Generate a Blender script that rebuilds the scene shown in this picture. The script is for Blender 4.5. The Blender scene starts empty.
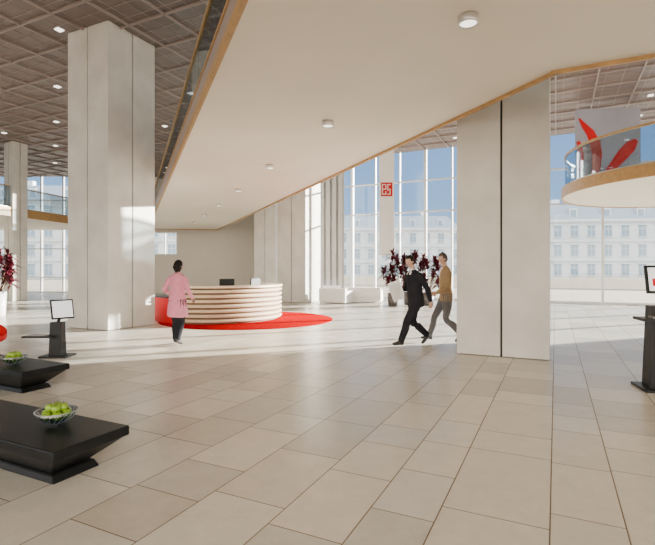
import bpy, math, random
from mathutils import Vector, Matrix, kdtree
import bmesh
random.seed(7)
scene = bpy.context.scene

# building grid directions (plan): U and V are the column/tile axes, S the mezzanine axis
U = Vector((.437, .900)); V = Vector((-.900, .437)); S = Vector((-.386, .9225))
CEIL = 7.65

# ------------------------------------------------------------------ materials
def mat(name, col, rough=.6, metal=0, var=0, scale=6, bump=0, emit=0, spec=.5, coat=0):
    m = bpy.data.materials.new(name); m.use_nodes = True
    nt = m.node_tree; b = nt.nodes['Principled BSDF']
    b.inputs['Base Color'].default_value = (*col, 1)
    b.inputs['Roughness'].default_value = rough
    b.inputs['Metallic'].default_value = metal
    b.inputs['Specular IOR Level'].default_value = spec
    b.inputs['Coat Weight'].default_value = coat
    if emit:
        b.inputs['Emission Color'].default_value = (*col, 1)
        b.inputs['Emission Strength'].default_value = emit
    if var or bump:
        tc = nt.nodes.new('ShaderNodeTexCoord')
        n = nt.nodes.new('ShaderNodeTexNoise'); n.inputs['Scale'].default_value = scale
        n.inputs['Detail'].default_value = 5
        nt.links.new(tc.outputs['Object'], n.inputs['Vector'])
        if var:
            r = nt.nodes.new('ShaderNodeValToRGB')
            r.color_ramp.elements[0].position = .3; r.color_ramp.elements[1].position = .7
            r.color_ramp.elements[0].color = (*[c*(1-var) for c in col], 1)
            r.color_ramp.elements[1].color = (*[min(1, c*(1+var)) for c in col], 1)
            nt.links.new(n.outputs['Fac'], r.inputs['Fac'])
            nt.links.new(r.outputs['Color'], b.inputs['Base Color'])
        if bump:
            bp = nt.nodes.new('ShaderNodeBump'); bp.inputs['Strength'].default_value = bump
            bp.inputs['Distance'].default_value = .02
            nt.links.new(n.outputs['Fac'], bp.inputs['Height'])
            nt.links.new(bp.outputs['Normal'], b.inputs['Normal'])
    return m

def glass_mat(name, tint, refl=.12):
    m = bpy.data.materials.new(name); m.use_nodes = True
    nt = m.node_tree; nt.nodes.clear()
    o = nt.nodes.new('ShaderNodeOutputMaterial'); mx = nt.nodes.new('ShaderNodeMixShader')
    t = nt.nodes.new('ShaderNodeBsdfTransparent'); t.inputs[0].default_value = (*tint, 1)
    g = nt.nodes.new('ShaderNodeBsdfGlossy'); g.inputs['Roughness'].default_value = .02
    lw = nt.nodes.new('ShaderNodeLayerWeight'); lw.inputs['Blend'].default_value = .25
    ml = nt.nodes.new('ShaderNodeMath'); ml.operation = 'MULTIPLY_ADD'
    ml.inputs[1].default_value = .5; ml.inputs[2].default_value = refl*.3
    nt.links.new(lw.outputs['Fresnel'], ml.inputs[0]); nt.links.new(ml.outputs[0], mx.inputs[0])
    nt.links.new(t.outputs[0], mx.inputs[1]); nt.links.new(g.outputs[0], mx.inputs[2])
    nt.links.new(mx.outputs[0], o.inputs[0])
    return m

def tile_mat():
    m = bpy.data.materials.new('limestone_tiles'); m.use_nodes = True
    nt = m.node_tree; b = nt.nodes['Principled BSDF']
    a = nt.nodes.new('ShaderNodeAttribute'); a.attribute_name = 'tile'
    tc = nt.nodes.new('ShaderNodeTexCoord')
    n = nt.nodes.new('ShaderNodeTexNoise'); n.inputs['Scale'].default_value = 5; n.inputs['Detail'].default_value = 12
    n.inputs['Roughness'].default_value = .8; n.inputs['Distortion'].default_value = .2
    nt.links.new(tc.outputs['Object'], n.inputs['Vector'])
    r = nt.nodes.new('ShaderNodeValToRGB')
    r.color_ramp.elements[0].position = .28; r.color_ramp.elements[1].position = .72
    r.color_ramp.elements[0].color = (.86, .85, .83, 1); r.color_ramp.elements[1].color = (1.08, 1.08, 1.08, 1)
    nt.links.new(n.outputs['Fac'], r.inputs['Fac'])
    mx = nt.nodes.new('ShaderNodeMix'); mx.data_type = 'RGBA'; mx.blend_type = 'MULTIPLY'; mx.inputs[0].default_value = 1
    nt.links.new(a.outputs['Color'], mx.inputs[6]); nt.links.new(r.outputs['Color'], mx.inputs[7])
    nt.links.new(mx.outputs[2], b.inputs['Base Color'])
    r2 = nt.nodes.new('ShaderNodeMapRange'); r2.inputs[3].default_value = .22; r2.inputs[4].default_value = .38
    nt.links.new(n.outputs['Fac'], r2.inputs[0]); nt.links.new(r2.outputs[0], b.inputs['Roughness'])
    bp = nt.nodes.new('ShaderNodeBump'); bp.inputs['Strength'].default_value = .05; bp.inputs['Distance'].default_value = .01
    nt.links.new(n.outputs['Fac'], bp.inputs['Height']); nt.links.new(bp.outputs['Normal'], b.inputs['Normal'])
    return m

M = dict(
 tile=tile_mat(),
 grout=mat('grout', (.25, .185, .115), .9),
 conc=mat('pale_concrete', (.61, .585, .545), .55, var=.10, scale=1.6, bump=.08),
 groove=mat('shadow_joint', (.03, .03, .03), .8),
 soffit=mat('cream_plaster', (.85, .79, .69), .6, var=.03, scale=.8),
 wood=mat('oak_trim', (.44, .26, .10), .45, var=.15, scale=9),
 ceilp=mat('ceiling_panel', (.155, .115, .108), .4, var=.12, scale=3),
 ceilr=mat('ceiling_rib', (.32, .26, .24), .45),
 lamp=mat('lamp_lens', (1, .95, .85), .4, emit=2.5),
 steel=mat('brushed_steel', (.62, .62, .62), .3, metal=.9),
 frame=mat('window_frame', (.66, .67, .68), .4, metal=.2),
 glass=glass_mat('tinted_glass', (.73, .79, .83)),
 bglass=glass_mat('balustrade_glass', (.76, .84, .88), .35),
 wallw=mat('white_wall', (.70, .65, .57), .7, var=.03, scale=1),
 greyw=mat('grey_panel', (.30, .29, .28), .5, var=.06, scale=1),
 greyf=mat('grey_fin', (.44, .42, .40), .5, var=.06, scale=1),
 red=mat('red_carpet', (.38, .001, .004), .95, var=.12, scale=40, spec=.0),
 redg=mat('red_gloss', (.60, .006, .010), .5, spec=.2),
 black=mat('black_lacquer', (.010, .011, .012), .4, var=.2, scale=8, spec=.22),
 screen=mat('lit_screen', (.85, .88, .92), .3, emit=.6),
 slat=mat('counter_slat', (.72, .58, .42), .45, var=.04, scale=5),
 gap_shade=mat('counter_gap_shade', (.16, .09, .05), .7),  # backing coloured dark to deepen the shade between slats
 white=mat('white_upholstery', (.88, .87, .86), .7),
 apple=mat('green_apple', (.24, .42, .012), .3, var=.25, scale=12, coat=.3),
 stem=mat('stem_brown', (.12, .07, .03), .8),
 leaf=mat('burgundy_leaf', (.08, .006, .014), .5, var=.4, scale=8, spec=.3),
 pot=mat('dark_planter', (.10, .09, .09), .4),
 wpot=mat('white_planter', (.75, .74, .72), .35),
 banner=mat('banner_cloth', (.95, .94, .93), .8),
 gbanner=mat('grey_banner', (.33, .32, .38), .8, var=.1, scale=.8),
 ground=mat('terrace_paving', (.48, .41, .32), .9, var=.06, scale=.3),
 bld=mat('hazed_stucco_building', (.58, .65, .72), .9, var=.05, scale=.2),  # distance haze and bluish backlit shade put into the wall colour
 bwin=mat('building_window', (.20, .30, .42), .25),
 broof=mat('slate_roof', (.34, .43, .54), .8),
 skin=mat('skin', (.55, .33, .24), .5), skind=mat('skin_dark', (.22, .11, .07), .5),
 hair=mat('dark_hair', (.012, .009, .008), .7, var=.3, scale=60, spec=.2),
 hairg=mat('grey_brown_hair', (.08, .06, .045), .6, var=.3, scale=60),
 suit=mat('dark_suit', (.018, .018, .023), .9, var=.15, scale=20, spec=.15),
 trous=mat('grey_trousers', (.12, .115, .12), .8),
 khaki=mat('khaki_jacket', (.34, .23, .12), .8, var=.1, scale=20),
 pink=mat('pink_fabric', (.70, .24, .34), .8, var=.08, scale=15),
 shirt=mat('white_shirt', (.85, .84, .83), .7),
 shoe=mat('shoe_leather', (.02, .018, .018), .35),
 lips=mat('lips', (.42, .16, .14), .5),
 eyew=mat('eye_white', (.85, .85, .83), .3),
)

# ------------------------------------------------------------------ mesh builder
class MB:
    def __init__(s): s.v = []; s.f = []; s.m = []; s.sm = []
    def add(s, vs, fs, mi=0, smooth=False):
        o = len(s.v); s.v += [tuple(v) for v in vs]
        for f in fs: s.f.append([i+o for i in f]); s.m.append(mi); s.sm.append(smooth)
    def prism(s, pts, z0, z1, mi=0, top=None):
        n = len(pts); top = top or pts
        vs = [(p[0], p[1], z0) for p in pts]+[(p[0], p[1], z1) for p in top]
        fs = [list(range(n))[::-1], list(range(n, 2*n))]+[[i, (i+1) % n, n+(i+1) % n, n+i] for i in range(n)]
        s.add(vs, fs, mi)
    def pbox(s, p, a, b, z0, z1, mi=0):
        p = Vector(p[:2]); a = Vector(a[:2]); b = Vector(b[:2])
        s.prism([p, p+a, p+a+b, p+b], z0, z1, mi)
    def box(s, c, sz, mi=0, R=None):
        vs = []
        for z in (-.5, .5):
            for x, y in ((-.5, -.5), (.5, -.5), (.5, .5), (-.5, .5)):
                w = Vector((x*sz[0], y*sz[1], z*sz[2]))
                if R: w = R @ w
                vs.append(w+Vector(c))
        s.add(vs, [[3, 2, 1, 0], [4, 5, 6, 7], [0, 1, 5, 4], [1, 2, 6, 5], [2, 3, 7, 6], [3, 0, 4, 7]], mi)
    def tube(s, pts, rad, n=10, mi=0, smooth=True, closed=False):
        pts = [Vector(p) for p in pts]; N = len(pts); vs = []
        for i, p in enumerate(pts):
            if closed: t = pts[(i+1) % N]-pts[i-1]
            else: t = pts[min(i+1, N-1)]-pts[max(i-1, 0)]
            t.normalize()
            ref = Vector((1, 0, 0)) if abs(t.x) < .85 else Vector((0, 0, 1))
            u = (ref-t*ref.dot(t)).normalized(); w = t.cross(u)
            r = rad[i] if isinstance(rad, (list, tuple)) else rad
            rx, ry = r if isinstance(r, tuple) else (r, r)
            for k in range(n):
                a = 2*math.pi*k/n
                vs.append(p+u*rx*math.cos(a)+w*ry*math.sin(a))
        fs = []
        for i in range(N if closed else N-1):
            j = (i+1) % N
            for k in range(n):
                fs.append([i*n+k, i*n+(k+1) % n, j*n+(k+1) % n, j*n+k])
        if not closed: fs += [list(range(n))[::-1], list(range((N-1)*n, N*n))]
        s.add(vs, fs, mi, smooth)
    def lathe(s, prof, c, n=24, mi=0, smooth=True):
        c = Vector(c); vs = []; fs = []
        for r, z in prof:
            for k in range(n):
                a = 2*math.pi*k/n; vs.append(c+Vector((r*math.cos(a), r*math.sin(a), z)))
        for i in range(len(prof)-1):
            for k in range(n):
                fs.append([i*n+k, i*n+(k+1) % n, (i+1)*n+(k+1) % n, (i+1)*n+k])
        fs += [list(range(n))[::-1], list(range((len(prof)-1)*n, len(prof)*n))]
        s.add(vs, fs, mi, smooth)
    def sphere(s, c, r, n=14, mi=0, sc=(1, 1, 1)):
        prof = []
        for i in range(n//2+1):
            a = -math.pi/2+math.pi*i/(n//2); prof.append((max(r*math.cos(a), 1e-4), r*math.sin(a)))
        o = len(s.v); s.lathe(prof, (0, 0, 0), n, mi)
        for i in range(o, len(s.v)):
            v = s.v[i]; s.v[i] = (v[0]*sc[0]+c[0], v[1]*sc[1]+c[1], v[2]*sc[2]+c[2])
    def ring(s, c, r0, r1, z0, z1, a0, a1, n=48, mi=0):
        vs = []; fs = []
        full = abs(a1-a0) > 2*math.pi-.001
        for i in range(n+1):
            a = a0+(a1-a0)*i/n; d = (math.cos(a), math.sin(a))
            for r, z in ((r0, z0), (r1, z0), (r1, z1), (r0, z1)):
                vs.append((c[0]+d[0]*r, c[1]+d[1]*r, z))
        for i in range(n):
            for k in range(4):
                fs.append([i*4+k, i*4+(k+1) % 4, (i+1)*4+(k+1) % 4, (i+1)*4+k])
        if not full: fs += [[3, 2, 1, 0], [n*4, n*4+1, n*4+2, n*4+3]]
        s.add(vs, fs, mi)
    def build(s, name, mats, parent=None, bevel=0, loc=None, rot=0, recalc=True):
        me = bpy.data.meshes.new(name); me.from_pydata(s.v, [], s.f); 
        for k in mats: me.materials.append(M[k])
        me.polygons.foreach_set('material_index', s.m); me.polygons.foreach_set('use_smooth', s.sm)
        if recalc:
            bm = bmesh.new(); bm.from_mesh(me); bmesh.ops.recalc_face_normals(bm, faces=bm.faces); bm.to_mesh(me); bm.free()
        me.update()
        ob = bpy.data.objects.new(name, me); scene.collection.objects.link(ob)
        if parent: ob.parent = parent
        if loc: ob.location = loc
        ob.rotation_euler[2] = rot
        if bevel:
            b = ob.modifiers.new('bevel', 'BEVEL'); b.width = bevel; b.segments = 2; b.limit_method = 'ANGLE'
        return ob

def empty(name, loc=(0, 0, 0)):
    e = bpy.data.objects.new(name, None); e.location = loc; scene.collection.objects.link(e); e.empty_display_size = .2
    return e

def FS(s): return Vector((12+.9*s, 20.7-.437*s))      # point on the main facade line
G1 = FS(30); G2 = FS(-15.56)
PLAN = [G2, Vector((-2, 31)), Vector((-32, 31)), Vector((-32, -9)), Vector((39, -9)), G1]
def inside(p, poly):
    c = False; n = len(poly)
    for i in range(n):
        a, b = poly[i], poly[i-1]
        if (a[1] > p[1]) != (b[1] > p[1]) and p[0] < (b[0]-a[0])*(p[1]-a[1])/(b[1]-a[1])+a[0]: c = not c
    return c

# ------------------------------------------------------------------ floor
mb = MB(); cols = []
w = -50.0
while w < 50:
    rw = random.choice((.40, .48, .55, .62))
    l = -40.0+random.random()
    while l < 50:
        ln = random.choice((.5, .65, .85, 1.1))
        c = -V*(w+rw/2)+U*(l+ln/2)
        if inside(c, PLAN):
            g = .004
            q = [-V*(w+a)+U*(l+b) for a, b in ((g, g), (rw-g, g), (rw-g, ln-g), (g, ln-g))]
            mb.add([(p.x, p.y, 0) for p in q], [[0, 3, 2, 1]], 0)
            t = random.uniform(.80, 1.09); h = random.uniform(-.012, .022)
            cols.append((.70*t+h, .66*t, .575*t-h, 1))
        l += ln
    w += rw
nt_ = len(mb.f)
mb.add([(p.x, p.y, -.003) for p in PLAN], [list(range(len(PLAN)))], 1)
mb.add([(p.x, p.y, -.06) for p in PLAN], [list(range(len(PLAN)))], 1)
fl = mb.build('floor', ['tile', 'grout'], recalc=False)
at = fl.data.color_attributes.new('tile', 'FLOAT_COLOR', 'CORNER')
buf = []
for i, p in enumerate(fl.data.polygons):
    c = cols[i] if i < nt_ else (.2, .2, .2, 1)
    for _ in range(p.loop_total): buf += c
at.data.foreach_set('color', buf)
bm = bmesh.new(); bm.from_mesh(fl.data)
for f in bm.faces:
    if f.normal.z < 0: f.normal_flip()
bm.to_mesh(fl.data); bm.free()

# ------------------------------------------------------------------ ceiling: coffered panels + ribs
mb = MB()
mb.prism(PLAN, CEIL, CEIL+.3, 0)
def rib(org, d, z0, z1, w, mi=1):
    t = -70; lo = hi = None
    while t < 70:
        if inside(org+d*t, PLAN):
            if lo is None: lo = t
            hi = t
        t += .4
    if lo is None: return
    nrm = Vector((-d.y, d.x))
    mb.pbox(org+d*lo-nrm*w/2, d*(hi-lo), nrm*w, z0, z1, mi)
for k in range(-45, 46):
    rib(U*(k*1.2), V, CEIL-.06, CEIL+.01, .045)
    rib(V*(k*1.2), U, CEIL-.06, CEIL+.01, .045)
    for j in (.4, .8):
        rib(U*((k+j)*1.2), V, CEIL-.012, CEIL+.01, .015)
        rib(V*((k+j)*1.2), U, CEIL-.012, CEIL+.01, .015)
mb.build('ceiling', ['ceilp', 'ceilr'])
mb = MB()
for i in range(-30, 32):
    for j in range(-30, 32):
        if (i % 2 == 0) and (j % 3 == 0):
            c = U*(1.2*i+.6)+V*(1.2*j+.6)
            if inside(c+U*1, PLAN) and inside(c-U*1, PLAN):
                mb.pbox(c-U*.08-V*.08, U*.16, V*.16, CEIL-.03, CEIL-.002, 0)
mb.build('ceiling_spotlights', ['lamp'])

# ------------------------------------------------------------------ columns
def column(corner, L=1.5, top=CEIL):
    c = Vector(corner); mb = MB(); g = .035; h = (L-g)/2; d = .04
    mb.pbox(c+U*d+V*d, V*(L-2*d), U*(L-2*d), 0, top-.001, 1)
    for a in (0, 1):
        for b in (0, 1):
            p = c+V*(a*(h+g))+U*(b*(h+g))
            mb.pbox(p, V*h, U*h, .012, top-.0005, 0)
    return mb.build('column', ['conc', 'groove'], bevel=.008)
column((3.66, 7.75)); column((-5.40, 11.56)); column((-1.0, 21.4)); column((-3.0, 27.2)); column((-15.0, 22.4), .7)

# ------------------------------------------------------------------ main mezzanine slab
HS = 4.1
K = Vector((2.96, 6.11)); L0 = Vector((-.775, 4.53))
Lfar = L0+S*27; Lnear = L0-S*11; Rfar = K+S*26
Q = K-V*12
poly = [Lfar, Lnear, Vector((Q.x, Lnear.y)), Q, K, Rfar]
mb = MB()
mb.prism(poly, HS, HS+.36, 0)
Nl = Vector((-S.y, S.x))  # outwards on the left edge
mb.pbox(Lnear, S*38, Nl*.05, HS-.03, HS+.10, 1)
mb.pbox(Lnear, S*38, Nl*.03, HS+.10, HS+.36, 2)
mb.pbox(Lnear, S*38, Nl*.05, HS+.36, HS+.40, 1)
mb.pbox(K, S*26, -Nl*.05, HS-.05, HS+.38, 1)
mb.pbox(K-V*12, V*12.05, U*.05, HS-.05, HS+.38, 1)
mb.pbox(Lfar, Rfar-Lfar, S*.05, HS-.05, HS+.38, 1)
mez = mb.build('mezzanine', ['soffit', 'wood', 'ceilr'])
def rail(a, d, ln, z, parent, side, step=1.5):
    mg = MB(); mr = MB()
    a = Vector(a); n = Vector((-d.y, d.x))*side
    k = 0.0
    while k < ln-.01:
        e = min(step, ln-k)
        mg.pbox(a+d*(k+.015)+n*.06, d*(e-.03), n*.012, z+.02, z+1.02, 0)
        k += e
    mr.pbox(a+n*.035, d*ln, n*.06, z+1.02, z+1.07, 0)
    mr.pbox(a+n*.045, d*ln, n*.045, z, z+.07, 1)
    mg.build('balustrade_glass', ['bglass'], parent); mr.build('balustrade_rail', ['wood', 'steel'], parent)
rail(Lnear, S, 38, HS+.36, mez, -1)
rail(K-V*11.9, V, 11.8, HS+.36, mez, 1)
rail(K, S, 26, HS+.36, mez, 1)

for i in range(-1, 7):
    c = (1.44-1.432*i, 4.81+3.42*i, HS)
    mb = MB()
    mb.lathe([(.02, -.002), (.10, -.002), (.105, -.02), (.105, -.07), (.098, -.085), (.088, -.085), (.085, -.07), (.02, -.07)], (0, 0, 0), 28, 0)
    mb.lathe([(.01, -.071), (.084, -.071), (.084, -.076), (.01, -.076)], (0, 0, 0), 28, 1)
    mb.build('ceiling_downlight', ['steel', 'lamp'], loc=c)

# ------------------------------------------------------------------ facade glazing
def glazing(name, a, b, z0, z1, mull, trans, thick=.07, sill=True):
    a = Vector(a); b = Vector(b); d = (b-a).normalized(); n = Vector((-d.y, d.x)); ln = (b-a).length
    mb = MB()
    mb.add([(a.x, a.y, z0), (b.x, b.y, z0), (b.x, b.y, z1), (a.x, a.y, z1)], [[0, 1, 2, 3]], 1)
    for m in mull:
        t, w = m
        mb.pbox(a+d*(t-w/2)-n*.10, d*w, n*.16, z0, z1, 0)
    for z in trans:
        mb.pbox(a-n*.06, d*ln, n*.10, z-thick/2, z+thick/2, 0)
    if sill: mb.pbox(a-n*.2, d*ln, n*.4, z0-.06, z0+.10, 0)
    return mb.build(name, ['frame', 'glass'])
def smull(s0, s1):
    out = []; s = .11
    while s <= s1: out.append((s-s0, .09)); s += 2.7
    s = .11-2.7
    while s >= -4: out.append((s-s0, .09)); s -= 2.7
    k = 0
    ss = -15.85
    while ss < -4:
        out.append((ss-s0, .14 if k % 3 == 0 else .06)); ss += 1.35; k += 1
    return [o for o in out if 0 < o[0] < s1-s0]
S1 = 10.9
glazing('window_1', FS(-15.5), FS(S1), 0, CEIL, smull(-15.5, S1), [4.5, 6.1])
mb = MB(); mb.pbox(FS(S1), FS(30)-FS(S1), U*.3, 0, CEIL); mb.build('wall_right', ['wallw'])
# far wall
mb = MB()
yb = 31
def wb(x0, x1, z0, z1, mi=0): mb.pbox((x0, yb), (x1-x0, 0), (0, .3), z0, z1, mi)
wb(-14.5, -2, 4.0, CEIL); wb(-14.5, -2, 0, .9)
for a, b in [(-14.5, -11.6), (-9.9, -2)]: wb(a, b, .9, 4.0)
wb(-11.6, -9.9, .9, 2.5)
mb.build('wall_back', ['wallw'])
glazing('window_2', (-11.6, yb+.15), (-9.9, yb+.15), 2.5, 4.0, [(.05, .08), (.85, .05), (1.65, .08)], [2.53, 3.97], sill=False)
glazing('window_4', (-32, yb), (-14.5, yb), 0, CEIL, [(.1+1.45*i, .09) for i in range(13)], [1.0, 2.9, 4.5, 6.1])
mb = MB()
mb.pbox(G2, (-2-G2.x, 31.3-G2.y), (-.3, 0), 0, CEIL, 0)
mb.build('wall_core', ['greyw'])
mb = MB()
p0 = Vector((-.75, 25.3)); ct = CEIL-.07
mb.pbox(p0, (1.65, 0), (0, .5), 0, ct, 0)
for i in range(5): mb.pbox(p0+Vector((.02+.33*i, -.12)), (.20, 0), (0, .12), 0, ct, 1)
mb.build('grey_service_core', ['greyw', 'greyf'])
mb = MB(); mb.pbox((-32, -9), (0, 40), (-.3, 0), 0, 1.0, 0); mb.build('wall_left', ['wallw'])
glazing('window_5', (-32, -9), (-32, 31), 1.0, CEIL, [(.1+2.9*i, .09) for i in range(14)], [4.5, 6.1], sill=False)

# left mezzanine
mb = MB()
e0 = Vector((-16.4, 16)); d2 = Vector((.2, 1)).normalized()
mb.prism([e0, e0+d2*15, Vector((-31.9, 30.7)), Vector((-31.9, 16))], HS, HS+.36, 0)
n2 = Vector((d2.y, -d2.x))
mb.pbox(e0, d2*15, n2*.05, HS-.03, HS+.40, 1)
mb.pbox((-31.9, 16), (15.5, 0), (0, -.05), HS-.03, HS+.40, 1)
m2 = mb.build('mezzanine', ['soffit', 'wood'])
rail(e0, d2, 15, HS+.36, m2, 1)
rail((-31.9, 16.0), Vector((1, 0)), 15.4, HS+.36, m2, 1)

# ------------------------------------------------------------------ round balcony on the right
bc = (12.3, 15.3); R = 4.15
mb = MB()
circ = [(bc[0]+R*math.cos(2*math.pi*i/96), bc[1]+R*math.sin(2*math.pi*i/96)) for i in range(96)]
mb.prism(circ, HS, HS+.32, 0)
mb.ring(bc, R, R+.05, HS-.03, HS+.34, 0, 2*math.pi, 96, 1)
q0 = Vector(bc)-V*3.4
mb.pbox(q0-U*1.6, -V*8.4, U*3.2, HS+.005, HS+.315, 0)
rb = mb.build('round_balcony', ['soffit', 'wood'])
mg = MB()
a0, a1 = math.radians(5), math.radians(303)
mg.ring(bc, R-.08, R-.065, HS+.38, HS+1.42, a0, a1, 90, 0)
mg.ring(bc, R-.11, R-.04, HS+1.42, HS+1.48, a0, a1, 90, 1)
mg.ring(bc, R-.10, R-.045, HS+.32, HS+.39, a0, a1, 90, 2)
mg.build('curved_balustrade', ['bglass', 'wood', 'steel'], rb)
for p in ((10.4, 13.7), (13.4, 18)):
    mb = MB(); mb.lathe([(.01, -.001), (.10, -.001), (.11, -.05), (.01, -.05)], (0, 0, 0), 20, 0)
    mb.build('ceiling_downlight', ['lamp'], loc=(p[0], p[1], HS))

# hanging grey banner with red figure above the round balcony
mb = MB()
A = Vector((9.25, 17.55)); D = Vector((.97, -.1)).normalized(); N = Vector((D.y, -D.x))
mb.pbox(A, D*2.3, -N*.02, 4.75, 7.5, 0)
def bp(u, z, o=.012): p = A+D*u*.92+N*o; return (p.x, p.y, z)
def sweep(cen):
    for i in range(len(cen)-1):
        def nrm(k):
            a, b = cen[max(k-1, 0)], cen[min(k+1, len(cen)-1)]; v = Vector((b[0]-a[0], b[1]-a[1])).normalized(); return Vector((-v.y, v.x))
        n0, n1_ = nrm(i), nrm(i+1); c0, c1 = cen[i], cen[i+1]
        mb.add([bp(c0[0]-n0.x*c0[2], c0[1]-n0.y*c0[2]), bp(c1[0]-n1_.x*c1[2], c1[1]-n1_.y*c1[2]), bp(c1[0]+n1_.x*c1[2], c1[1]+n1_.y*c1[2]), bp(c0[0]+n0.x*c0[2], c0[1]+n0.y*c0[2])], [[0, 1, 2, 3]], 1)
sweep([(.14, 7.15, .03), (.32, 6.9, .10), (.58, 6.6, .16), (.76, 6.2, .20), (.84, 5.8, .20), (.80, 5.35, .17), (.70, 4.95, .10)])
sweep([(1.15, 5.1, .06), (1.45, 5.35, .16), (1.8, 5.75, .22), (2.10, 6.05, .22), (2.34, 6.3, .08)])
sweep([(.12, 6.3, .07), (.20, 5.9, .11), (.22, 5.5, .11), (.18, 5.1, .07)])
mb.tube([bp(.1, 7.5), bp(.1, CEIL)], .01, 6, 2); mb.tube([bp(2.4, 7.5), bp(2.4, CEIL)], .01, 6, 2)
mb.build('hanging_banner', ['gbanner', 'redg', 'steel'])
# white banner with red logo
mb = MB(); A = Vector((2.42, 22.0))
mb.pbox(A, (.70, 0), (0, .02), 2.2, 7.3, 0)
mb.tube([(2.40, 22.01, 2.2), (3.14, 22.01, 2.2)], .02, 8, 2); mb.tube([(2.40, 22.01, 7.3), (3.14, 22.01, 7.3)], .02, 8, 2)
mb.tube([(2.75, 22.01, 7.3), (2.75, 22.01, CEIL)], .008, 6, 2)
def q(x0, x1, z0, z1, o, mi): mb.add([(A.x+x0, 22-o, z0), (A.x+x1, 22-o, z0), (A.x+x1, 22-o, z1), (A.x+x0, 22-o, z1)], [[0, 1, 2, 3]], mi)
q(.08, .62, 4.95, 5.6, .004, 1)
for b in ((.13, .17, 5.03, 5.52), (.13, .33, 5.48, 5.52), (.29, .33, 5.28, 5.52), (.13, .33, 5.26, 5.30), (.13, .33, 5.03, 5.07), (.29, .33, 5.03, 5.18),
          (.38, .53, 5.48, 5.52), (.38, .42, 5.2, 5.52), (.38, .53, 5.26, 5.30), (.49, .53, 5.03, 5.30), (.38, .53, 5.03, 5.07)):
    q(*b, .008, 0)
mb.build('hanging_banner', ['banner', 'redg', 'steel'])

# ------------------------------------------------------------------ reception desk + carpet
mb = MB()
mb.lathe([(.01, .001), (2.57, .001), (2.58, .008), (2.57, .014), (.01, .014)], (-2.42, 14.30, 0), 96, 0)
mb.build('round_carpet', ['red'])
dc = (-3.4, 14.7); R = 1.9; a0, a1 = math.radians(-108), math.radians(50)
e = empty('reception_desk', (0, 0, 0))
mb = MB()
ns = 7; n = 60
mb.ring(dc, R-.10, R-.05, .014, 1.0, a0, a1, n, 1)
for i in range(ns):
    z = .10+i*.135
    vs = []; fs = []
    P = [(-.05, -.044), (.03, -.044), (.07, -.028), (.085, 0), (.07, .028), (.03, .044), (-.05, .044)]
    for k in range(n+1):
        a = a0+(a1-a0)*k/n
        for r, dz in P: vs.append((dc[0]+(R-.02+r)*math.cos(a), dc[1]+(R-.02+r)*math.sin(a), z+dz))
    m_ = len(P)
    for k in range(n):
        for j in range(m_): fs.append([k*m_+j, k*m_+(j+1) % m_, (k+1)*m_+(j+1) % m_, (k+1)*m_+j])
    fs += [list(range(m_))[::-1], list(range(n*m_, n*m_+m_))]
    mb.add(vs, fs, 0, False)
mb.ring(dc, R-.36, R+.08, 1.0, 1.06, a0, a1, n, 2)
mb.build('slatted_front', ['slat', 'gap_shade', 'slat'], e)
mb = MB()
mb.ring(dc, R-.95, R-.11, .70, .74, a0, a1, n, 0)
mb.ring(dc, R-.95, R-.90, .03, .70, a0, math.radians(-75), 20, 0)
mb.ring(dc, R-.95, R-.90, .03, .70, math.radians(25), a1, 20, 0)
mb.build('work_surface', ['slat'], e)
def monitor(a):
    mb = MB(); rr = R-.45
    c = Vector((dc[0]+rr*math.cos(a), dc[1]+rr*math.sin(a), 0))
    Rm = Matrix.Rotation(a, 3, 'Z')
    mb.lathe([(.01, .74), (.12, .74), (.12, .755), (.02, .76)], c, 16, 0)
    mb.tube([c+Vector((0, 0, .75)), c+Vector((0, 0, 1.0))], .018, 8, 0)
    mb.box(c+Vector((0, 0, 1.10)), (.04, .42, .30), 0, Rm)
    mb.box(c+Rm @ Vector((-.022, 0, 0))+Vector((0, 0, 1.10)), (.004, .39, .27), 1, Rm)
    mb.build('desk_monitor', ['black', 'screen'], e)
monitor(math.radians(-68)); monitor(math.radians(-30))
mb = MB()
mb.ring(dc, R-.25, R-.02, .014, .72, math.radians(196), math.radians(243), 24, 0)
mb.ring(dc, R-.32, R+.04, .72, .76, math.radians(194), math.radians(245), 24, 1)
mb.build('return_counter', ['redg', 'black'], e)

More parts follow.
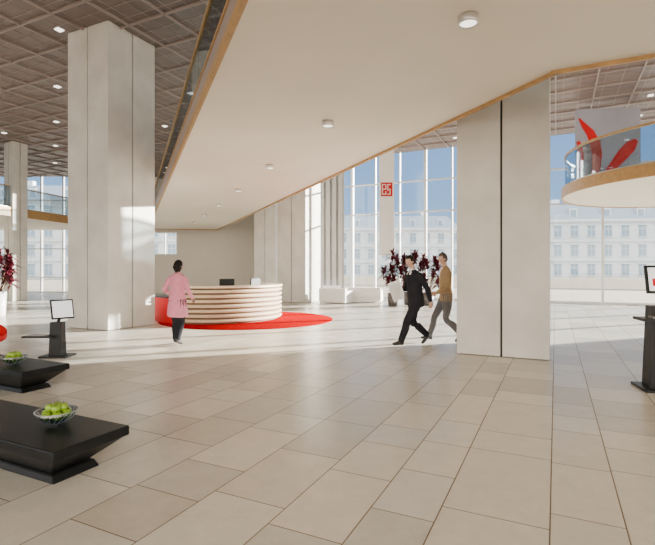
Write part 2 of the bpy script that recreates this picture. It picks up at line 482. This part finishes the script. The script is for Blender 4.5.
# ------------------------------------------------------------------ low black benches with apple bowls
def bench(A, ln, wd=.62, h=.30):
    A = Vector(A); mb = MB()
    B = -U*wd; Lv = V*ln
    def quad(i, j): return [A-U*i-V*(-j), A+B+U*i+V*j, A+B+U*i+Lv-V*j, A-U*i+Lv-V*j]
    mb.prism(quad(0, 0), h-.075, h, 0)
    mb.prism(quad(.16, .26), .05, h-.075, 0, top=quad(.015, .02))
    mb.prism(quad(.12, .18), 0, .055, 0, top=quad(.14, .22))
    return mb.build('low_bench', ['black'], bevel=.012)
bench((-1.53, 3.64), 1.7); bench((-3.32, 6.06), 1.8)
def fruit_bowl(loc):
    e = empty('fruit_bowl', loc); mb = MB()
    mb.lathe([(.055, 0), (.06, .004), (.045, .012), (.085, .028), (.125, .06), (.15, .10), (.154, .10), (.129, .057), (.088, .023), (.05, .008), (.001, .008)], (0, 0, 0), 36, 0)
    mb.build('glass_bowl', ['bglass'], e)
    mb = MB()
    mb.tube([(.153*math.cos(2*math.pi*k/40), .153*math.sin(2*math.pi*k/40), .101) for k in range(40)], .0035, 6, 0, closed=True)
    for k in range(18):
        a = 2*math.pi*k/18
        mb.tube([(r*math.cos(a+.15*i), r*math.sin(a+.15*i), z) for i, (r, z) in enumerate([(.06, .01), (.09, .027), (.128, .057), (.153, .10)])], .0018, 5, 0)
    mb.build('wire_rim', ['steel'], e)
    mb = MB()
    P = [(0, 0, .055)]+[(.078*math.cos(2*math.pi*k/6), .078*math.sin(2*math.pi*k/6), .075) for k in range(6)]+[(.045*math.cos(2*math.pi*k/4+.4), .045*math.sin(2*math.pi*k/4+.4), .125) for k in range(4)]
    for p in P:
        prof = [(.001, .022), (.012, .030), (.026, .027), (.036, .010), (.035, -.010), (.024, -.028), (.010, -.032), (.001, -.027)]
        mb.lathe(prof[::-1], p, 16, 0)
        mb.tube([(p[0], p[1], p[2]+.02), (p[0]+.006, p[1], p[2]+.045)], .0018, 5, 1)
    mb.build('apples', ['apple', 'stem'], e)
fruit_bowl((-2.12, 3.68, .30)); fruit_bowl((-4.0, 6.0, .30))

# ------------------------------------------------------------------ info terminals
def kiosk(loc, rot):
    mb = MB()
    mb.box((0, 0, .015), (.62, .50, .03), 0)
    mb.prism([(-.22, -.12), (.22, -.12), (.22, .14), (-.22, .14)], .03, 1.05, 0, top=[(-.19, -.09), (.19, -.09), (.19, .11), (-.19, .11)])
    mb.box((-.06, -.22, .90), (.66, .34, .035), 0)
    mb.box((-.06, -.26, .925), (.42, .16, .018), 2)
    Rm = Matrix.Rotation(math.radians(-14), 3, 'X')
    mb.tube([(0, .02, 1.04), (0, .04, 1.25)], .03, 10, 0)
    mb.box((0, 0, 1.38), (.46, .035, .36), 0, Rm)
    mb.box(Vector((0, 0, 1.38))+Rm @ Vector((0, -.019, 0)), (.40, .003, .30), 1, Rm)
    mb.box(Vector((0, 0, 1.38))+Rm @ Vector((-.10, -.022, -.04)), (.12, .003, .10), 3, Rm)
    return mb.build('information_terminal', ['black', 'screen', 'greyw', 'redg'], bevel=.006, loc=loc, rot=rot)
kiosk((4.25, 5.9, 0), math.radians(-14))
mb = MB()
mb.box((0, 0, .015), (.46, .36, .03), 0)
mb.prism([(-.11, -.08), (.11, -.08), (.11, .08), (-.11, .08)], .03, .60, 0, top=[(-.10, -.06), (.10, -.06), (.10, .06), (-.10, .06)])
mb.box((-.26, -.06, .36), (.50, .26, .03), 0)
mb.box((-.28, -.08, .382), (.34, .14, .014), 2)
Rm = Matrix.Rotation(math.radians(48), 3, 'Z') @ Matrix.Rotation(math.radians(-16), 3, 'X')
mb.tube([(0, 0, .58), (.05, .0, .70)], .025, 10, 0)
mb.box((.08, -.0, .82), (.36, .03, .34), 0, Rm)
mb.box(Vector((.08, 0, .82))+Rm @ Vector((0, -.017, 0)), (.32, .003, .29), 1, Rm)
mb.build('information_terminal', ['black', 'screen', 'greyw'], bevel=.006, loc=(-4.68, 8.15, 0))

# ------------------------------------------------------------------ red shell chair
mb = MB()
mb.lathe([(.02, 0), (.27, 0), (.28, .012), (.05, .03), (.03, .05), (.03, .20), (.02, .22)], (0, 0, 0), 28, 1)
vs = []; fs = []; nu, nv = 28, 14
for j in range(nv+1):
    for i in range(nu+1):
        a = math.radians(-180+360*i/nu); t = j/nv
        hgt = .14+.26*(.5+.5*math.cos(a))
        r = .40*math.sin(min(1, t*1.25)*math.pi/2)
        z = .20+t**2.2*hgt
        vs.append((r*math.cos(a), r*.95*math.sin(a), z))
for j in range(nv):
    for i in range(nu):
        p = j*(nu+1)+i; fs.append([p, p+1, p+nu+2, p+nu+1])
mb.add(vs, fs, 0, True)
mb.lathe([(.02, .22), (.28, .23), (.30, .27), (.26, .30), (.02, .31)], (0, 0, 0), 28, 2)
ch = mb.build('shell_chair', ['redg', 'steel', 'redg'], loc=(-6.05, 8.2, 0), rot=math.radians(150), recalc=False)
so = ch.modifiers.new('s', 'SOLIDIFY'); so.thickness = .02

# ------------------------------------------------------------------ white lounge armchairs / sofas
def sofa(loc, w, rot):
    mb = MB()
    mb.box((0, 0, .20), (w, .85, .30), 0)
    mb.box((0, .33, .50), (w, .20, .36), 0)
    mb.box((-w/2+.10, -.05, .45), (.18, .74, .24), 0); mb.box((w/2-.10, -.05, .45), (.18, .74, .24), 0)
    k = 2 if w > 1.3 else 1; cw = (w-.40)/k
    for i in range(k): mb.box((-w/2+.2+cw*(i+.5), -.07, .41), (cw-.02, .66, .14), 0)
    for x in (-w/2+.08, w/2-.08):
        for y in (-.36, .36): mb.box((x, y, .026), (.06, .06, .05), 1)
    mb.build('white_sofa' if k == 2 else 'white_armchair', ['white', 'steel'], bevel=.03, loc=loc, rot=rot)
sofa((.40, 21.3, 0), 1.35, math.radians(150)); sofa((1.80, 21.9, 0), 1.5, math.radians(165)); sofa((.2, 24.3, 0), .95, 0)

# ------------------------------------------------------------------ burgundy plants
def plant(loc, h, seed, potm='pot', poth=.55):
    rnd = random.Random(seed); mb = MB()
    mb.lathe([(.16, 0), (.20, .03), (.23, poth), (.20, poth), (.19, poth-.06), (.01, poth-.06)], (0, 0, 0), 24, 0)
    heads = []
    for k in range(9):
        a = rnd.uniform(0, 6.28); r = rnd.uniform(.05, .42); hh = h*rnd.uniform(.42, .88)
        top = Vector((r*math.cos(a), r*math.sin(a), hh))
        mb.tube([(.04*math.cos(a), .04*math.sin(a), poth-.08), (top*.5+Vector((0, 0, poth*.3))), top], [.018, .015, .012], 7, 2)
        heads.append(top)
    for t in heads:
        for k in range(60):
            a = rnd.uniform(0, 6.28); el = rnd.uniform(-.3, 1.3); L = rnd.uniform(.28, .48)
            d = Vector((math.cos(a)*math.cos(el), math.sin(a)*math.cos(el), math.sin(el)))
            s_ = d.cross(Vector((0, 0, 1))).normalized(); o = t-Vector((0, 0, rnd.uniform(0, .35)))
            vs = []
            for i in range(6):
                q_ = i/5; p = o+d*L*q_-Vector((0, 0, .32*L*q_*q_)); ww = .036*math.sin(math.pi*min(.97, q_*.85+.15))+.002
                vs += [p-s_*ww, p+s_*ww]
            mb.add(vs, [[2*i, 2*i+1, 2*i+3, 2*i+2] for i in range(5)], 1, True)
    mb.build('potted_dracaena', [potm, 'leaf', 'stem'], loc=loc, recalc=False)
plant((2.72, 19.6, 0), 2.6, 1); plant((4.25, 19.8, 0), 2.65, 2); plant((-10.65, 15.2, 0), 2.5, 3, 'wpot', .8); plant((3.5, 20.3, 0), 2.6, 5)

# ------------------------------------------------------------------ exterior
mb = MB(); mb.add([(-300, -200, -.08), (300, -200, -.08), (300, 400, -.08), (-300, 400, -.08)], [[0, 1, 2, 3]]); mb.build('ground', ['ground'])
mb = MB(); mb.pbox(FS(-30)+U*22, FS(30)-FS(-30), U*.4, -.08, .8); mb.build('terrace_wall', ['wallw'])
def building(name, x, y, ln, fl_, bays, fh=3.3, rot=0, dep=14):
    mb = MB(); H = fl_*fh
    mb.box((ln/2, dep/2, H/2), (ln, dep, H), 0)
    bw = ln/bays
    for i in range(fl_):
        mb.box((ln/2, -.1, i*fh+fh-.1), (ln+.3, .35, .22), 0)
        for j in range(bays):
            cx = (j+.5)*bw; cz = i*fh+1.65
            mb.box((cx, -.02, cz), (bw*.42, .1, 1.9), 1)
            mb.box((cx, -.06, cz), (.07, .1, 1.9), 0); mb.box((cx, -.06, cz+.3), (bw*.42, .1, .07), 0)
            mb.box((cx, -.1, cz+1.05), (bw*.56, .3, .16), 0); mb.box((cx, -.1, cz-1.02), (bw*.56, .3, .12), 0)
    mb.box((ln/2, dep/2, H+.2), (ln+1, dep+1, .4), 0)
    mb.prism([(0, 0), (ln, 0), (ln, dep), (0, dep)], H+.4, H+3.2, 2, top=[(2.5, 2.5), (ln-2.5, 2.5), (ln-2.5, dep-2.5), (2.5, dep-2.5)])
    for j in range(1, bays-1, 2):
        mb.box(((j+.5)*bw, 1.3, H+1.5), (1.3, 1.6, 1.7), 0); mb.box(((j+.5)*bw, .48, H+1.5), (.9, .06, 1.2), 1)
    for j in range(3): mb.box((ln*(.2+.3*j), dep/2, H+3.8), (1.5, 1, 2), 0)
    mb.build(name, ['bld', 'bwin', 'broof'], loc=(x, y, -.08), rot=rot)
building('city_building', 33, 82, 44, 3, 16, rot=math.radians(-6))
building('city_building', -4, 98, 32, 3, 11)
building('city_building', -85, 80, 60, 4, 20)

# ------------------------------------------------------------------ people
def catmull(P, k=6):
    P = [Vector(p) for p in P]; Q_ = [P[0]*2-P[1]]+P+[P[-1]*2-P[-2]]; out = []
    for i in range(1, len(Q_)-2):
        for j in range(k):
            t = j/k; a, b, c, d = Q_[i-1:i+3]
            out.append(.5*((2*b)+(c-a)*t+(2*a-5*b+4*c-d)*t*t+(3*b-a-3*c+d)*t**3))
    out.append(P[-1]); return out
def head_mesh(mb, pos, yaw, pitch, ms, mh, ml, me_, long_hair=False):
    Rt = Matrix.Rotation(yaw, 3, 'Z') @ Matrix.Rotation(pitch, 3, 'Y')
    g = lambda a, s_: math.exp(-(a/s_)**2)
    def surf(th, ph):
        d = Vector((math.cos(th)*math.cos(ph), math.cos(th)*math.sin(ph), math.sin(th)))
        x, y, z = d.x*.096, d.y*.077, d.z*.120
        if z < 0:
            k = (-z/.12)**1.5; y *= 1-.35*k; x = x*(1-.18*k)+.012*k
        if d.x > 0:
            fr = d.x
            x += fr*(.024*g(y, .013)*g(z+.016, .024)-.009*g(abs(y)-.032, .014)*g(z-.010, .014)+.005*g(y, .05)*g(z-.034, .012)
                     +.006*g(y, .025)*g(z+.058, .010)-.004*g(y, .02)*g(z+.075, .008)+.009*g(y, .025)*g(z+.098, .016))
        return Vector((x, y, z)), d
    n1, n2 = 28, 36
    for layer in (0, 1):
        vs = []; fs = []
        for i in range(n1+1):
            th = -math.pi/2+math.pi*i/n1
            for j in range(n2):
                ph = 2*math.pi*j/n2-math.pi; p, d = surf(th, ph)
                if layer:
                    low = -.17 if long_hair else -.055
                    hz = (p.z > (.062 if d.x > .45 else (.01 if d.x > .1 else low)))
                    p = p*(1.10 if hz else .90)
                    if long_hair and d.x < .1 and d.z < 0: p = Vector((p.x*1.05-.008, p.y*1.15, p.z*1.25))
                vs.append(Rt @ p+Vector(pos))
        for i in range(n1):
            for j in range(n2):
                fs.append([i*n2+j, i*n2+(j+1) % n2, (i+1)*n2+(j+1) % n2, (i+1)*n2+j])
        if layer: mb.add(vs, fs, mh, True)
        else:
            o = len(mb.f); mb.add(vs, fs, ms, True)
            for q_ in range(len(fs)):
                c = sum((Vector(vs[a]) for a in fs[q_]), Vector())/4-Vector(pos); c = Rt.inverted() @ c
                if c.x > .06 and abs(c.y) < .024 and abs(c.z+.060) < .009: mb.m[o+q_] = ml
    for sy in (-1, 1):
        c = Rt @ Vector((.077, sy*.031, .010))+Vector(pos); mb.sphere(c, .0115, 10, me_)
        c = Rt @ Vector((.0865, sy*.031, .010))+Vector(pos); mb.sphere(c, .005, 8, mh)
        o = len(mb.v); mb.sphere((0, 0, 0), 1, 12, ms)
        for i in range(o, len(mb.v)):
            v = mb.v[i]; w = Rt @ Vector((-.004+v[0]*.017, sy*.076+v[1]*.009, -.004+v[2]*.030))+Vector(pos); mb.v[i] = tuple(w)
def hand(mb, w, d, n, mi, side, curl=.5):
    w = Vector(w); d = Vector(d).normalized(); n = Vector(n); n = (n-d*n.dot(d)).normalized(); s_ = d.cross(n)*side
    vs = []; fs = []; nn = 12; rings = [(-.03, .020, .020), (0, .022, .019), (.03, .036, .017), (.07, .042, .015), (.092, .038, .012), (.098, .030, .007)]
    for t, a, b in rings:
        for k in range(nn):
            an = 2*math.pi*k/nn; vs.append(w+d*t+s_*a*math.cos(an)+n*b*math.sin(an))
    for i in range(len(rings)-1):
        for k in range(nn): fs.append([i*nn+k, i*nn+(k+1) % nn, (i+1)*nn+(k+1) % nn, (i+1)*nn+k])
    fs += [list(range(nn))[::-1], list(range((len(rings)-1)*nn, len(rings)*nn))]
    mb.add(vs, fs, mi, True)
    for o, L in ((.030, .070), (.010, .080), (-.010, .075), (-.030, .058)):
        p = w+d*.085+s_*o; dd = d.copy(); pts = [p]
        for seg in (.45, .30, .25):
            dd = (dd*math.cos(curl)+n*math.sin(curl)).normalized() if seg == .45 else (dd+n*math.tan(min(1.2, curl*.9))).normalized()
            p = p+dd*L*seg; pts.append(p)
        mb.tube(pts, [.0095, .009, .008, .006], 8, mi)
    p = w+d*.03+s_*.032
    mb.tube([p-s_*.01, p+s_*.016+d*.022+n*.008, p+s_*.022+d*.045+n*.018, p+s_*.018+d*.064+n*.026], [.013, .012, .010, .007], 8, mi)

def person(name, loc, heading, parts, mats, headp, hands, hmats, lean=.0, long_hair=False, zs=1.0, vox=.013):
    src = MB(); lab = []
    for pts, rad, lb in parts:
        P = catmull(pts, 5); Rr = catmull([Vector((r[0], r[1], 0)) if isinstance(r, tuple) else Vector((r, r, 0)) for r in rad], 5)
        P = [P[0]+(P[0]-P[1]).normalized()*.6*min(Rr[0].x, Rr[0].y)*.3]+P+[P[-1]+(P[-1]-P[-2]).normalized()*.3*min(Rr[-1].x, Rr[-1].y)]
        Rr = [Rr[0]*.7]+Rr+[Rr[-1]*.7]
        o = len(src.v); src.tube(P, [(r.x, r.y) for r in Rr], 20, 0)
        for i in range(o, len(src.v)): lab.append(lb(src.v[i]) if callable(lb) else lb)
    kd = kdtree.KDTree(len(src.v))
    for i, v in enumerate(src.v): kd.insert(v, i)
    kd.balance()
    tmp = src.build('tmp', ['skin'])
    r = tmp.modifiers.new('r', 'REMESH'); r.mode = 'VOXEL'; r.voxel_size = vox; r.use_smooth_shade = True
    s_ = tmp.modifiers.new('s', 'SMOOTH'); s_.iterations = 4; s_.factor = .5
    dg = bpy.context.evaluated_depsgraph_get(); ev = tmp.evaluated_get(dg); em = ev.to_mesh()
    mb = MB(); vs = [v.co.copy() for v in em.vertices]; fs = [list(p.vertices) for p in em.polygons]
    mb.add(vs, fs, 0, True)
    for i, f in enumerate(fs):
        c = sum((vs[a] for a in f), Vector())/len(f); mb.m[i] = lab[kd.find(c)[1]]
    ev.to_mesh_clear(); bpy.data.objects.remove(tmp)
    ms, mh, ml, me_ = hmats
    head_mesh(mb, headp[0], headp[1], headp[2], ms, mh, ml, me_, long_hair)
    for h_ in hands: hand(mb, *h_)
    mb.v = [(v[0]+(v[2]-.9)*lean*(1 if v[2] > .9 else 0), v[1], max(.0, v[2])*zs) for v in mb.v]
    return mb, mats, loc, heading, name
def finish(pk):
    mb, mats, loc, heading, name = pk
    return mb.build(name, mats, loc=loc, rot=heading, recalc=False)

# material slots: 0 jacket 1 trousers 2 skin 3 shoe 4 hair 5 lips 6 eye 7 shirt 8 tie
def jacket_lab(v):
    if v[0] > .06 and v[2] > 1.18:
        wv = (v[2]-1.18)*.22
        if abs(v[1]) < .014 and v[2] < 1.49: return 8
        if abs(v[1]) < wv+.006: return 7
    return 0
def leg(hip, knee, ankle, toe, lt=1, thick=1.0):
    hip, knee, ankle, toe = map(Vector, (hip, knee, ankle, toe))
    fd = (toe-ankle); heel = ankle-fd*.28; heel.z = max(heel.z-.03, .035) if toe.z > .03 and ankle.z < .16 else heel.z-.03
    return [([hip+Vector((0, 0, .06)), hip.lerp(knee, .3), hip.lerp(knee, .7), knee, knee.lerp(ankle, .35)-Vector((.012, 0, 0)), knee.lerp(ankle, .75), ankle+(knee-ankle)*.06],
            [.092*thick, .090*thick, .074*thick, .064*thick, .064*thick, .056*thick, .054*thick], lt),
           ([ankle+(knee-ankle)*.1, ankle], [.04, .042], 3),
           ([heel, heel.lerp(toe, .35)+Vector((0, 0, .012)), heel.lerp(toe, .7), toe], [(.036, .036), (.042, .040), (.034, .046), (.022, .034)], 3)]
def arm(sh, el, wr, t=1.0, lb=0):
    sh, el, wr = map(Vector, (sh, el, wr))
    return [([sh+Vector((0, -.03 if sh.y > 0 else .03, .0)), sh.lerp(el, .25), sh.lerp(el, .65), el, el.lerp(wr, .4), wr], [.068*t, .062*t, .052*t, .048*t, .045*t, .036*t], lb)]

# --- man in dark suit
parts = [([(0, 0, .80), (0, 0, .95), (0, 0, 1.10), (0, 0, 1.25), (0, 0, 1.38), (-.005, 0, 1.455), (0, 0, 1.50)],
          [(.155, .20), (.15, .19), (.138, .18), (.14, .195), (.125, .20), (.09, .165), (.062, .09)], jacket_lab),
         ([(0, 0, 1.47), (.01, 0, 1.55), (.02, 0, 1.62)], [(.058, .058), (.054, .054), (.052, .052)], 2),
         ([(0, 0, 1.49), (.004, 0, 1.525)], [(.064, .066), (.060, .062)], 7)]
parts += leg((0, .085, .90), (.25, .085, .50), (.38, .08, .11), (.56, .09, .09), thick=1.18)
parts += leg((0, -.085, .90), (.02, -.085, .47), (-.32, -.085, .19), (-.19, -.09, .035), thick=1.18)
parts += arm((0, .20, 1.41), (-.12, .26, 1.15), (-.18, .25, .90), 1.15) + arm((0, -.20, 1.41), (.03, -.25, 1.13), (.26, -.20, 1.10), 1.15)
mats = ['suit', 'suit', 'skin', 'shoe', 'hair', 'lips', 'eyew', 'shirt', 'suit', 'banner']
pk = person('man_in_dark_suit', (1.74, 9.25, 0), math.radians(200), parts, mats, ((.035, 0, 1.665), .15, .1),
            [((-.18, .25, .895), (-.05, 0, -1), (0, -1, 0), 2, 1, .6), ((.262, -.20, 1.10), (1, .15, -.05), (0, 1, 0), 2, -1, .8)], (2, 4, 5, 6), lean=.12)
for i in range(4):
    pk[0].box((.36+.002*i, -.145+.012*i, 1.12-.02*i), (.26, .006, .32), 9, Matrix.Rotation(.15*i-.1, 3, 'Z') @ Matrix.Rotation(.35, 3, 'Y'))
finish(pk)

# --- man in khaki jacket
parts = [([(0, 0, .84), (0, 0, .95), (0, 0, 1.10), (0, 0, 1.25), (0, 0, 1.38), (-.005, 0, 1.455), (0, 0, 1.50)],
          [(.135, .18), (.135, .18), (.127, .17), (.13, .185), (.12, .197), (.09, .165), (.062, .09)], lambda v: 7 if (v[0] > .06 and v[2] > 1.3 and abs(v[1]) < (v[2]-1.3)*.25) else 0),
         ([(0, 0, 1.47), (.01, 0, 1.55), (.02, 0, 1.62)], [(.058, .058), (.054, .054), (.052, .052)], 2)]
parts += leg((0, -.085, .90), (.22, -.085, .50), (.33, -.08, .11), (.51, -.09, .09), thick=1.12)
parts += leg((0, .085, .90), (.02, .085, .47), (-.28, .085, .18), (-.16, .09, .035), thick=1.12)
parts += arm((0, -.20, 1.41), (-.08, -.26, 1.14), (-.05, -.25, .88), 1.1) + arm((0, .20, 1.41), (.05, .26, 1.14), (.24, .20, 1.0), 1.1)
mats = ['khaki', 'trous', 'skin', 'shoe', 'hairg', 'lips', 'eyew', 'shirt']
pk = person('man_in_khaki_jacket', (2.46, 9.72, 0), math.radians(182), parts, mats, ((.035, 0, 1.665), .3, .05),
            [((-.05, -.25, .875), (.1, 0, -1), (0, 1, 0), 2, -1, .5), ((.242, .20, 1.0), (1, -.1, -.2), (0, -1, 0), 2, 1, .6)], (2, 4, 5, 6), lean=.05, zs=1.04)
finish(pk)

# --- woman in long pink coat
parts = [([(0, 0, .60), (0, 0, .80), (0, 0, .98), (0, 0, 1.10), (.005, 0, 1.22), (.01, 0, 1.34), (0, 0, 1.42), (0, 0, 1.465)],
          [(.165, .22), (.155, .20), (.135, .175), (.11, .145), (.115, .155), (.108, .165), (.08, .14), (.052, .075)], 0),
         ([(0, 0, 1.44), (.008, 0, 1.51), (.018, 0, 1.58)], [.048, .045, .045], 2)]
parts += leg((0, .075, .86), (.06, .075, .47), (.06, .08, .10), (.22, .09, .035), thick=1.15)
parts += leg((0, -.075, .86), (.02, -.07, .47), (-.12, -.07, .12), (.03, -.08, .035), thick=1.15)
parts += arm((0, .165, 1.37), (-.04, .27, 1.13), (.14, .23, 1.02), .95) + arm((0, -.165, 1.37), (-.05, -.27, 1.12), (.10, -.28, .95), .95)
mats = ['pink', 'suit', 'skind', 'shoe', 'hair', 'lips', 'eyew', 'shirt']
pk = person('woman_in_pink_coat', (-3.0, 9.4, 0), math.radians(75), parts, mats, ((.03, 0, 1.61), -.2, .1),
            [((.142, .23, 1.02), (1, -.2, -.1), (0, -1, 0), 2, 1, .5), ((.102, -.28, .948), (.8, 0, -.5), (0, 1, 0), 2, -1, .5)], (2, 4, 5, 6), long_hair=True, zs=.98)
finish(pk)

# ------------------------------------------------------------------ light
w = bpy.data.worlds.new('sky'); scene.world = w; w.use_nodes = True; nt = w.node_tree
bg = nt.nodes['Background']; tc = nt.nodes.new('ShaderNodeTexCoord'); sp = nt.nodes.new('ShaderNodeSeparateXYZ'); cr = nt.nodes.new('ShaderNodeValToRGB')
nt.links.new(tc.outputs['Generated'], sp.inputs[0]); nt.links.new(sp.outputs['Z'], cr.inputs['Fac'])
cr.color_ramp.elements[0].position = 0; cr.color_ramp.elements[0].color = (.66, .82, 1, 1)
cr.color_ramp.elements[1].position = .55; cr.color_ramp.elements[1].color = (.12, .30, .75, 1)
el = cr.color_ramp.elements.new(.14); el.color = (.36, .60, .96, 1)
# added warm glow in the unseen sky behind the camera, fills the interior
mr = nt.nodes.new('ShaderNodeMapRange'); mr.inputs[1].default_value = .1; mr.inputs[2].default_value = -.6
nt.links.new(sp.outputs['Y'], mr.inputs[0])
rear_fill = nt.nodes.new('ShaderNodeMix'); rear_fill.data_type = 'RGBA'; rear_fill.inputs[7].default_value = (3.9, 3.5, 2.95, 1)
nt.links.new(mr.outputs[0], rear_fill.inputs[0]); nt.links.new(cr.outputs['Color'], rear_fill.inputs[6]); nt.links.new(rear_fill.outputs[2], bg.inputs['Color'])
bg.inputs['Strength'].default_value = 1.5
sd = bpy.data.lights.new('sun', 'SUN'); sd.energy = 58; sd.angle = math.radians(.6); sd.color = (1, .89, .75)
so = bpy.data.objects.new('sun', sd); scene.collection.objects.link(so)
to = Vector((.93, .36, .18)); so.rotation_euler = to.to_track_quat('Z', 'Y').to_euler(); so.location = (40, 30, 20)

# ------------------------------------------------------------------ camera
cd = bpy.data.cameras.new('camera'); cam = bpy.data.objects.new('camera', cd); scene.collection.objects.link(cam)
cam.location = (0, 0, 1.5); cam.rotation_euler = (math.radians(90), 0, 0)
cd.sensor_width = 36; cd.lens = 470/655*36; cd.shift_y = -2.5/655; cd.clip_end = 1000
scene.camera = cam
